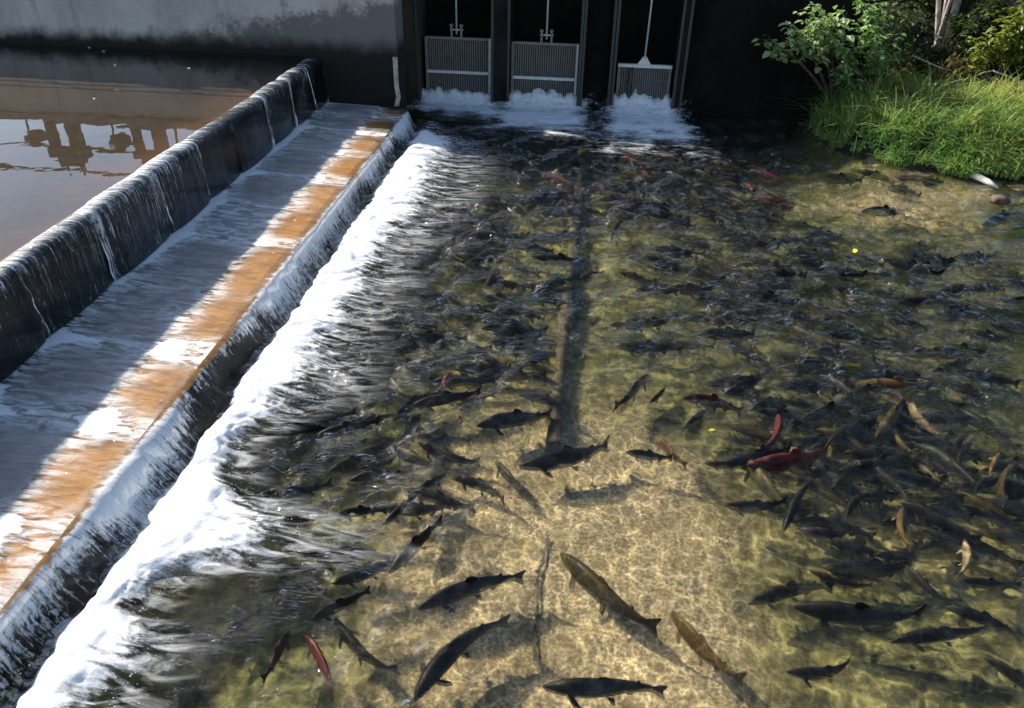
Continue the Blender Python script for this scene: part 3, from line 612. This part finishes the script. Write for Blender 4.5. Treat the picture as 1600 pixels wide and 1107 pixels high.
shrub('tall_weed', 'weed', 'tall pale green weed standing out of the left end of the grass', (5.15, 14.5, .55), [(5.0, 14.35, .9, .14), (5.15, 14.35, 1.05, .15), (5.35, 14.35, .85, .16)], 150, .12, M['leafyel'], .01, tone=.35, group=G, droop=.6, wide=.22)
for i, (x, y, z, lab) in enumerate([(9.4, 17.5, .8, 'dark tree beyond the yellowing shrub, mostly outside the frame'), (7.2, 18.0, 1.1, 'tall dark tree on the slope behind the pale trunks'), (5.4, 17.9, 1.0, 'tall dark tree on the slope behind the wing wall')]):
    shrub('forest_tree', 'tree', lab, (x, y, z), [(x-.8, y, z+2.0, 1.1), (x+.8, y, z+2.2, 1.1), (x, y-.3, z+.9, .9), (x, y, z+4.2, 1.4), (x-.7, y-.4, z+.7, .8)], 4200, .16, M['leafdark'], .10, tone=.5, group=G)
mb = MB(); mb.tube([(5.40, 14.9, 1.22), (5.62, 14.85, 1.15), (5.9, 14.85, 1.05), (6.1, 14.9, 1.0)], [.016, .015, .011, .006], 7)
tag(mb.build('dead_branch', M['palebark'], smooth=True), 'bare grey branch lying across the shrubs below the pale trunks', 'branch')
mb = MB(); mb.tube([(6.75, 14.8, 1.05), (7.0, 14.75, .98), (7.4, 14.75, .82)], [.018, .016, .010], 7); mb.tube([(6.75, 14.8, 1.05), (6.6, 14.75, 1.03), (6.45, 14.75, .95)], [.014, .010, .005], 6)
tag(mb.build('dead_branch', M['palebark'], smooth=True), 'bare forked branch under the yellowing shrub at the right edge', 'branch')
# shore debris
def rock(name, lab, x, y, z, s, mat, cat, seed):
    bm = bmesh.new(); bmesh.ops.create_icosphere(bm, subdivisions=3, radius=1)
    for v in bm.verts:
        k = 1+.35*MN.noise(v.co*1.6+Vector((seed*7.1, 0, 0))); v.co = Vector((v.co.x*s[0]*k, v.co.y*s[1]*k, v.co.z*s[2]*k))
    me = bpy.data.meshes.new(name); bm.to_mesh(me); bm.free(); o = link(name, me, mat, loc=(x, y, z), smooth=True); tag(o, lab, cat)
rock('shore_stone', 'dark brown stone lying just below the pale driftwood', 5.86, 11.38, -.02, (.13, .09, .07), M['rock'], 'stone', 1)
rock('shore_stone', 'flat reddish stone at the foot of the grass left of the driftwood', 4.95, 12.25, -.04, (.30, .10, .05), M['rock'], 'stone', 2)
rock('shore_stone', 'flat brown stone at the right frame edge under the grass', 6.6, 11.9, -.03, (.40, .16, .06), M['rock'], 'stone', 3)
mb = MB(); mb.tube([(5.74, 12.28, .05), (5.82, 12.1, .06), (5.90, 11.95, .05), (5.99, 11.80, .02)], [.028, .05, .045, .015], 10)
tag(mb.build('driftwood', M['drift'], smooth=True), 'short bleached piece of driftwood at the water edge below the grass', 'driftwood')

# ---- curb, joint, floating leaves
mb = MB(); ysc = np.linspace(5.3, 13.4, 60)
P = np.array([[(-.19+.012*math.sin(y*2.3)+.01*float(vnoise(np.array(y*6), np.array(0.), 90)), y, -.5), (-.19+.012*math.sin(y*2.3), y, -.20+.03*float(vnoise(np.array(y*5), np.array(2.), 91))), (-.08+.03*float(vnoise(np.array(y*3.1), np.array(7.), 92)), y, -.185+.03*float(vnoise(np.array(y*5), np.array(3.), 91))), (-.07+.012*math.sin(y*2.1), y, -.5)] for y in ysc])
tag(grid_mesh('submerged_curb', P, M['curb'], smooth=False), 'low brown concrete curb running up the middle of the stream bed', 'curb')
mb = MB(); px = -.09; L_ = []
for i in range(46):
    y = 3.2+i*.024; px += random.gauss(-.001, .006); w_ = .006+.008*abs(random.gauss(0, 1)); L_ += [(px-w_, y, -.314), (px+w_, y, -.314)]
mb.add(L_, [(2*i, 2*i+1, 2*i+3, 2*i+2) for i in range(45)])
tag(mb.build('bed_crack', M['joint']), kind='structure')
def fleaf(x, y, z, L, mat, lab, rot, cat='leaf', group=None):
    mb = MB(); v = [(-L, 0, .004), (-.4*L, .42*L, .012), (.4*L, .36*L, .010), (L, 0, .004), (.4*L, -.36*L, .010), (-.4*L, -.42*L, .012), (0, 0, .002)]
    top = [Vector(p) for p in v]; low = [p-Vector((0, 0, .004)) for p in top]
    mb.add(top+low, [(i, (i+5) % 6, 6) for i in range(6)]+[(7+i, 7+(i+1) % 6, 13) for i in range(6)]+[(i, (i+1) % 6, 7+(i+1) % 6, 7+i) for i in range(6)])
    o = mb.build('floating_leaf', mat); o.location = (x, y, z); o.rotation_euler.z = rot; tag(o, lab, cat, group)
fleaf(1.17, 5.34, .012, .034, M['yleaf'], 'small bright yellow leaf floating above the red salmon', .4)
fleaf(3.29, 9.18, .02, .07, M['yleaf'], 'yellow leaf floating on the dark crowded far water', 1.2)
for k, (x, y, lab) in enumerate([(-8.55, 13.24, 'pale leaf bit on the upper pool, leftmost of the pair close to the wall'), (-8.16, 13.01, 'pale leaf bit on the upper pool, right one of the pair close to the wall'), (-7.46, 12.1, 'pale speck on the upper pool, a little off the wall'), (-6.27, 12.11, 'pale speck on the upper pool nearest the far end of the black boards'), (-6.65, 10.69, 'pale speck on the upper pool between the two mirrored hoists'), (-6.7, 10.2, 'faint pale speck on the upper pool just above the mirrored wall top')]):
    fleaf(x, y, 1.112, random.uniform(.025, .04), M['bleaf'], lab, k, 'leaf bit', 'bits floating on the upper pool')

# ------------------------------------------------------------------ salmon
def fish_mesh(name, bend, sweep):
    """unit-length salmon, head towards +X; bend = spine angle head to tail, sweep = extra tail curl"""
    S = [0, .02, .06, .11, .17, .24, .32, .40, .48, .56, .64, .72, .79, .85, .90, .925]
    Ht = [.010, .022, .042, .058, .073, .086, .095, .099, .097, .090, .078, .063, .050, .041, .037, .040]
    Wd = [.008, .016, .028, .037, .044, .049, .052, .052, .049, .044, .037, .029, .022, .016, .011, .007]
    N = 14; mb = MB()
    def spine(s_, off=0.0, z=0.0):
        x = 0; y = 0; n_ = 40
        ang = 0
        for i in range(n_):
            t_ = s_*(i+.5)/n_; ang = bend*(t_-.3)+sweep*max(0, t_-.45)**2*3.2
            x -= math.cos(ang)*s_/n_; y += math.sin(ang)*s_/n_
        ang = bend*(s_-.3)+sweep*max(0, s_-.45)**2*3.2
        return Vector((x+.5+math.sin(ang)*off, y+math.cos(ang)*off, z))
    base = 0
    for i, s_ in enumerate(S):
        hump = .012*math.exp(-((s_-.27)/.1)**2); zc = -.012*math.exp(-((s_-0.0)/.06)**2)
        for k in range(N):
            a = 2*math.pi*k/N; cz = math.sin(a); cy = math.cos(a)
            z = zc+Ht[i]*cz*(1.0 if cz > 0 else .95)+(hump if cz > 0.2 else 0)
            mb.v.append(tuple(spine(s_, 1.1*Wd[i]*cy*(1-.12*cz), z*1.08))); mb.a.append(0)
    for i in range(len(S)-1):
        for k in range(N): mb.f.append((i*N+k, i*N+(k+1) % N, (i+1)*N+(k+1) % N, (i+1)*N+k))
    mb.f.append(tuple(reversed(range(N)))); mb.f.append(tuple((len(S)-1)*N+k for k in range(N)))
    def fin(pts, th=.004, side=0):
        L_ = [spine(s_, off+th, z) for s_, off, z in pts]; R_ = [spine(s_, off-th, z) for s_, off, z in pts]; n_ = len(pts)
        mb.add(L_+R_, [tuple(range(n_)), tuple(reversed(range(n_, 2*n_)))]+[(i, n_+i, n_+(i+1) % n_, (i+1) % n_) for i in range(n_)])
    fin([(.90, 0, .036), (.95, 0, .075), (1.0, 0, .105), (1.005, 0, .085), (.985, 0, .03), (.98, 0, 0), (.985, 0, -.03), (1.005, 0, -.085), (1.0, 0, -.105), (.95, 0, -.075), (.90, 0, -.036)])
    fin([(.43, 0, .09), (.455, 0, .155), (.50, 0, .15), (.55, 0, .118), (.57, 0, .085)])
    fin([(.745, 0, .055), (.77, 0, .082), (.79, 0, .08), (.785, 0, .05)])
    fin([(.68, 0, -.062), (.70, 0, -.118), (.735, 0, -.115), (.78, 0, -.06), (.77, 0, -.045)])
    for sg in (1, -1):
        fin([(.20, sg*.045, -.045), (.25, sg*.10, -.085), (.30, sg*.125, -.10), (.31, sg*.105, -.092), (.255, sg*.045, -.05)], .003)
        fin([(.52, sg*.035, -.075), (.555, sg*.07, -.11), (.59, sg*.078, -.118), (.585, sg*.045, -.085)], .003)
    me = bpy.data.meshes.new(name); me.from_pydata(mb.v, [], mb.f); me.validate()
    me.polygons.foreach_set('use_smooth', [len(p.vertices) == 4 for p in me.polygons]); me.materials.append(FM['d'])
    return me
FMESH = [fish_mesh('salmon', b, s_) for b, s_ in ((0, 0), (.25, .3), (-.25, -.3), (.5, .35), (-.5, -.35), (.3, -.6), (-.3, .6), (.75, .4), (-.75, -.4))]
FISH = [
    (-1.72, 8.07, -115, 0.44, 'd'), (-1.0, 8.22, -103, 0.57, 'o'), (-0.25, 8.15, -154, 0.53, 'd'), (-0.27, 7.7, 171, 0.35, 'd'),
    (-0.49, 7.36, 164, 0.34, 'd'), (-0.64, 7.0, -178, 0.67, 'd'), (-0.96, 6.56, -145, 0.37, 'd'), (-0.35, 6.43, -139, 0.36, 'd'),
    (-0.74, 6.16, -147, 0.36, 'd'), (-0.27, 6.12, 167, 0.34, 'd'), (-0.86, 5.75, -127, 0.38, 'd'), (-0.21, 5.77, 166, 0.53, 'd'),
    (-0.46, 5.42, -151, 0.7, 'd'), (-1.02, 5.12, -148, 0.4, 'd'), (0.0, 4.97, -158, 0.78, 'd'), (0.56, 6.0, 61, 0.64, 'p'),
    (0.79, 5.97, -122, 0.35, 'd'), (0.66, 5.08, 173, 0.37, 'd'), (0.83, 5.16, 119, 0.39, 't'), (-0.58, 9.1, 163, 0.32, 'd'),
    (-0.24, 8.65, 167, 0.69, 'd'), (-1.57, 5.74, 123, 0.34, 'l'), (-1.17, 5.94, 77, 0.19, 'r'), (-1.74, 5.67, -118, 0.32, 'd'),
    (0.11, 8.44, -132, 0.26, 'd'), (0.64, 8.48, 153, 0.41, 'd'), (0.81, 7.38, -179, 0.59, 'd'), (0.52, 7.17, 177, 0.28, 'd'),
    (0.74, 6.87, -180, 0.65, 'd'), (0.89, 8.88, 170, 0.4, 'd'), (1.38, 8.51, 136, 0.63, 'd'), (1.27, 7.56, 154, 0.42, 'd'),
    (1.21, 6.96, -167, 0.38, 'd'), (1.84, 8.69, 152, 0.29, 'r'), (2.86, 7.66, 148, 0.3, 'o'), (3.52, 7.9, -144, 0.61, 'd'),
    (4.22, 7.49, 158, 0.52, 'd'), (3.97, 6.77, 171, 0.55, 'd'), (1.63, 6.26, -144, 0.59, 'd'), (1.79, 6.09, -142, 0.48, 'd'),
    (1.26, 5.91, -179, 0.53, 'r2'), (2.27, 5.94, -149, 0.66, 'd'), (2.47, 5.72, -139, 0.79, 'd'), (2.82, 5.93, -124, 1.0, 'o'),
    (3.04, 5.89, 93, 0.57, 'l'), (3.34, 6.25, -164, 0.41, 'd'), (3.59, 5.84, 124, 0.61, 'd'), (1.71, 5.43, 76, 0.59, 'r'),
    (1.8, 5.11, -166, 0.75, 'r'), (2.51, 5.21, -162, 0.7, 'd'), (2.9, 5.44, 52, 0.26, 't'), (3.44, 5.34, 53, 0.29, 't'),
    (1.29, 5.05, -178, 0.34, 'd'), (3.45, 5.14, 49, 0.59, 'o'), (1.45, 4.59, 176, 0.48, 'd'), (1.92, 4.37, 170, 0.4, 'p'),
    (2.15, 4.67, 50, 0.45, 'd'), (2.44, 4.85, -165, 0.33, 'd'), (2.47, 4.5, 70, 0.44, 't'), (2.82, 4.22, 74, 0.37, 'l'),
    (2.9, 4.01, 173, 0.39, 'd'), (3.18, 4.7, 145, 0.4, 'd'), (3.23, 5.12, -153, 0.34, 'd'), (1.9, 3.91, 158, 0.42, 'o'),
    (1.95, 3.64, 173, 0.78, 'd'), (2.43, 3.54, -169, 0.64, 'd'), (2.74, 3.7, 162, 0.44, 'd'), (1.63, 3.18, -171, 0.46, 'd'),
    (2.76, 3.27, 136, 0.32, 'd'), (0.91, 3.26, 122, 0.61, 't'), (-1.0, 3.84, -115, 0.57, 'd'), (-0.57, 3.55, -145, 0.73, 'd'),
    (-0.59, 3.06, -118, 0.75, 'd'), (0.3, 3.62, 134, 0.82, 'o'), (0.31, 2.92, -174, 0.69, 'd'), (-1.17, 3.0, 136, 0.6, 'd'),
    (-1.35, 2.84, 132, 0.46, 'r'), (-1.65, 2.9, 87, 0.32, 'r2'), (-1.46, 4.51, -158, 0.37, 'd'), (-1.46, 4.11, -156, 0.32, 'd'),
    (-1.17, 4.2, -114, 0.47, 'd'), (-1.61, 10.07, -143, 0.34, 'r'), (-0.25, 10.33, 73, 0.44, 'o'), (0.41, 9.73, 69, 0.53, 'd'),
    (3.2, 12.55, 164, 0.49, 'd'), (3.85, 12.11, 164, 0.66, 'd'), (4.44, 12.35, 149, 0.62, 'd'), (4.67, 11.73, 148, 0.52, 'd'),
    (4.16, 10.89, -165, 0.69, 'd'), (5.26, 12.15, -163, 0.59, 'd'), (5.71, 10.89, -142, 0.94, 'd'), (-1.43, 9.62, 162, 0.33, 'd'),
    (-1.81, 9.81, 132, 0.4, 't'), (-0.79, 9.33, 148, 0.31, 'd'), (-1.5, 4.95, -161, 0.42, 'd'), (-1.07, 4.55, 46, 0.3, 'd'),
    (-2.01, 3.11, -105, 0.32, 'd'), (-1.7, 3.6, -144, 0.35, 'd'), (1.06, 5.66, 45, 0.38, 'd'), (1.91, 4.04, -134, 0.32, 'd'),
    (2.47, 3.97, 115, 0.26, 'd'), (2.73, 4.4, -159, 0.27, 'd'),
]

LABELS = {
 14: 'dark salmon with forked tail, alone at the tip of the bare sandy patch', 12: 'long dark salmon beside the near end of the submerged curb', 15: 'purplish salmon pointing away, alone on pale bed right of the curb',
 47: 'curved red salmon pointing up the picture, its tail by the long red one', 48: 'long bright red salmon lying level under the curved red one', 44: 'pale tan salmon pointing up the picture in the right hand crowd',
 43: 'olive salmon slanting beside the pale tan one in the right hand crowd', 18: 'tan salmon slanting right of the dark pair above the sandy patch', 17: 'dark salmon level with the tan one above the sandy patch',
 54: 'dark salmon at the right border of the sandy patch, nearest its tip', 58: 'brown salmon hanging nearly upright in the picture among dark right hand fish', 59: 'pinkish pale salmon seen from behind near the right frame edge',
 63: 'olive salmon just above the longest dark one at lower right', 64: 'longest dark salmon at lower right with a small fin below its chest', 65: 'dark salmon with upturned tail below the longest one at lower right',
 66: 'dark salmon cut by the right frame edge beside the upturned tail fish', 67: 'small dark salmon by itself at the bottom right', 68: 'dark salmon cut by the bottom right corner', 69: 'orange brown salmon slanting down at the right border of the sandy patch',
 70: 'black salmon with wet glints at the left border of the sandy patch', 71: 'dark salmon slanting up to the right, left of the bed crack', 72: 'curved dark salmon with a broad shadow, left of the bed crack at the bottom',
 73: 'large olive brown salmon slanting down, right of the bed crack', 74: 'dark salmon lying level at the middle of the bottom edge', 75: 'dark salmon slanting right of the red one at the bottom left', 76: 'bright red salmon at the bottom left near the foam',
 77: 'maroon salmon left of the bright red one at the bottom left', 55: 'purplish salmon behind the dark one at the right border of the sandy patch', 51: 'small orange salmon below the pale tan one in the right hand crowd', 60: 'black salmon level with the right frame edge above the olive one',
 53: 'olive salmon at the right frame edge beside a small orange one', 40: 'maroon salmon lying level above the yellow leaf', 21: 'pale pinkish salmon near the foam in mid picture', 41: 'long dark salmon slanting left of the olive one in the right hand crowd',
 0: 'dark salmon by itself close to the foam in the upper middle', 20: 'dark salmon whose tail crosses the far part of the curb', 30: 'dark salmon slanting down right of the curb in the far water', 49: 'dark salmon just right of the long red one', 38: 'dark salmon slanting above the maroon one on the pale bed',
 52: 'small dark salmon left of the long red one', 16: 'small dark salmon beside the purplish one on the pale bed', 1: 'olive salmon pointing down the picture close to the curb in the upper middle',
 91: 'dark salmon in the shallows at the right frame edge below the stone', 78: 'dark salmon with shining back left of the sandy patch tip', 81: 'dark glinting salmon above the black one left of the sandy patch', 79: 'dark salmon close to the foam bulge at lower left'}
WORD = {'d': 'dark', 'o': 'olive', 't': 'tan', 'l': 'pale', 'r': 'red', 'r2': 'maroon', 'p': 'purplish'}
def region(x, y):
    if y > 10.8: return 'far shallows below the grass' if x > 2.9 else 'packed far school just below the gates'
    if y > 6.5: return 'dense school in the middle distance right of the curb' if x > 0 else 'loose group between the curb and the foam in the middle distance'
    if x > .6: return 'crowd at the right, below the middle of the picture'
    return 'dark churning water between the foam and the sandy patch'
random.seed(23)
proto = bpy.data.objects.new('salmon', FMESH[0]); first = [True]; PLACED = []
def put_fish(x, y, hd, L, kind, z, label, grp, variant):
    o = proto if first[0] else proto.copy(); first[0] = False
    o.data = FMESH[variant]; COL.objects.link(o)
    o.location = (x, y, z); o.rotation_euler = (random.gauss(0, .10), random.gauss(0, .05), hd); o.scale = (L, L*random.uniform(.85, 1.25), L*random.uniform(.85, 1.1))
    o.material_slots[0].link = 'OBJECT'; o.material_slots[0].material = FM[kind]
    tag(o, label, 'fish', grp); PLACED.append((x, y))
VAR = {72: 3, 73: 2, 47: 7, 76: 1, 69: 4, 65: 5, 71: 1, 14: 2, 74: 6, 64: 2, 12: 5, 15: 6, 44: 8, 75: 4}
for i, (x, y, hd, L, kind) in enumerate(FISH):
    L = max(.36, min(L, .82))*1.04
    z = -.10 if i in LABELS else -.10-random.uniform(0, .08)
    if i in (70, 47, 48, 76, 78, 79, 80): z = -.05
    if y > 11.3 and x > 3: z = -.09
    lab = LABELS.get(i) or '%s salmon in the %s' % (WORD[kind], region(x, y))
    put_fish(x, y, R(hd), L, kind, z, lab, 'salmon: '+region(x, y), VAR.get(i, random.randrange(len(FMESH))))
def scatter(n, xr, yr, hd, sp, kinds, dep, mind, ell=True):
    k = 0; tries = 0
    while k < n and tries < 6000:
        tries += 1
        u, v = random.uniform(-1, 1), random.uniform(-1, 1)
        if ell and u*u+v*v > 1: continue
        x = (xr[0]+xr[1])/2+u*(xr[1]-xr[0])/2; y = (yr[0]+yr[1])/2+v*(yr[1]-yr[0])/2
        if x > 2.9 and y > 9.9: continue
        if ((x-.25)/1.25)**2+((y-3.9)/1.5)**2 < 1: continue
        if any((x-a)**2+((y-b)*1.5)**2 < mind**2 for a, b in PLACED): continue
        kind = random.choice(kinds); g_ = 'salmon: '+region(x, y); h_ = random.gauss(hd, sp)+(180 if random.random() < .1 else 0)
        put_fish(x, y, R(h_), random.uniform(.38, .72), kind, random.uniform(*dep), '%s salmon in the %s' % (WORD[kind], region(x, y)), g_, random.randrange(7)); k += 1
scatter(46, (-.6, 3.4), (9.9, 12.9), 140, 22, ['d']*6+['r2', 'r', 'o', 'p'], (-.12, -.03), .20)
scatter(64, (.7, 5.6), (6.5, 10.4), 166, 20, ['d']*10+['o', 'o', 'p'], (-.2, -.05), .24)
scatter(24, (-2.0, 0), (5.4, 11.5), 175, 35, ['d']*7+['o', 'p'], (-.2, -.06), .30)
scatter(42, (1.5, 3.9), (4.0, 6.5), 165, 35, ['d']*6+['o', 'o', 'p', 't'], (-.22, -.08), .26)
scatter(18, (-2.3, -1.0), (2.9, 6.2), -150, 25, ['d']*6+['o'], (-.14, -.03), .26)

# the rest of the school, deeper and behind the others: one mass
mb = MB(); proto_v = [np.array([v.co[:] for v in m.vertices]) for m in FMESH[:7]]; proto_f = [[tuple(p.vertices) for p in m.polygons] for m in FMESH[:7]]
for k in range(235):
    if k < 60: x, y, hd = random.gauss(1.3, 1.1), random.gauss(11.3, .9), random.gauss(145, 25)
    elif k < 125: x, y, hd = random.gauss(3.2, 1.3), random.gauss(8.4, 1.2), random.gauss(168, 20)
    elif k < 190: x, y, hd = random.gauss(-1.1, .5), random.uniform(4.2, 11), random.gauss(175, 30)
    else: x, y, hd = random.gauss(2.6, .7), random.gauss(5.6, .8), random.gauss(165, 35)
    if (-.35 < x < .3 and y < 10) or x < -2.3 or (x > 2.8 and y > 9.8): continue
    L = random.uniform(.45, .66); q = random.randrange(7); c, s_ = math.cos(R(hd)), math.sin(R(hd)); P = proto_v[q]*L
    z = random.uniform(-.24, -.16)
    mb.add(np.stack([P[:, 0]*c-P[:, 1]*s_+x, P[:, 0]*s_+P[:, 1]*c+y, P[:, 2]+z], -1).tolist(), proto_f[q])
tag(mb.build('salmon_school', FM['d'], smooth=True), kind='stuff')
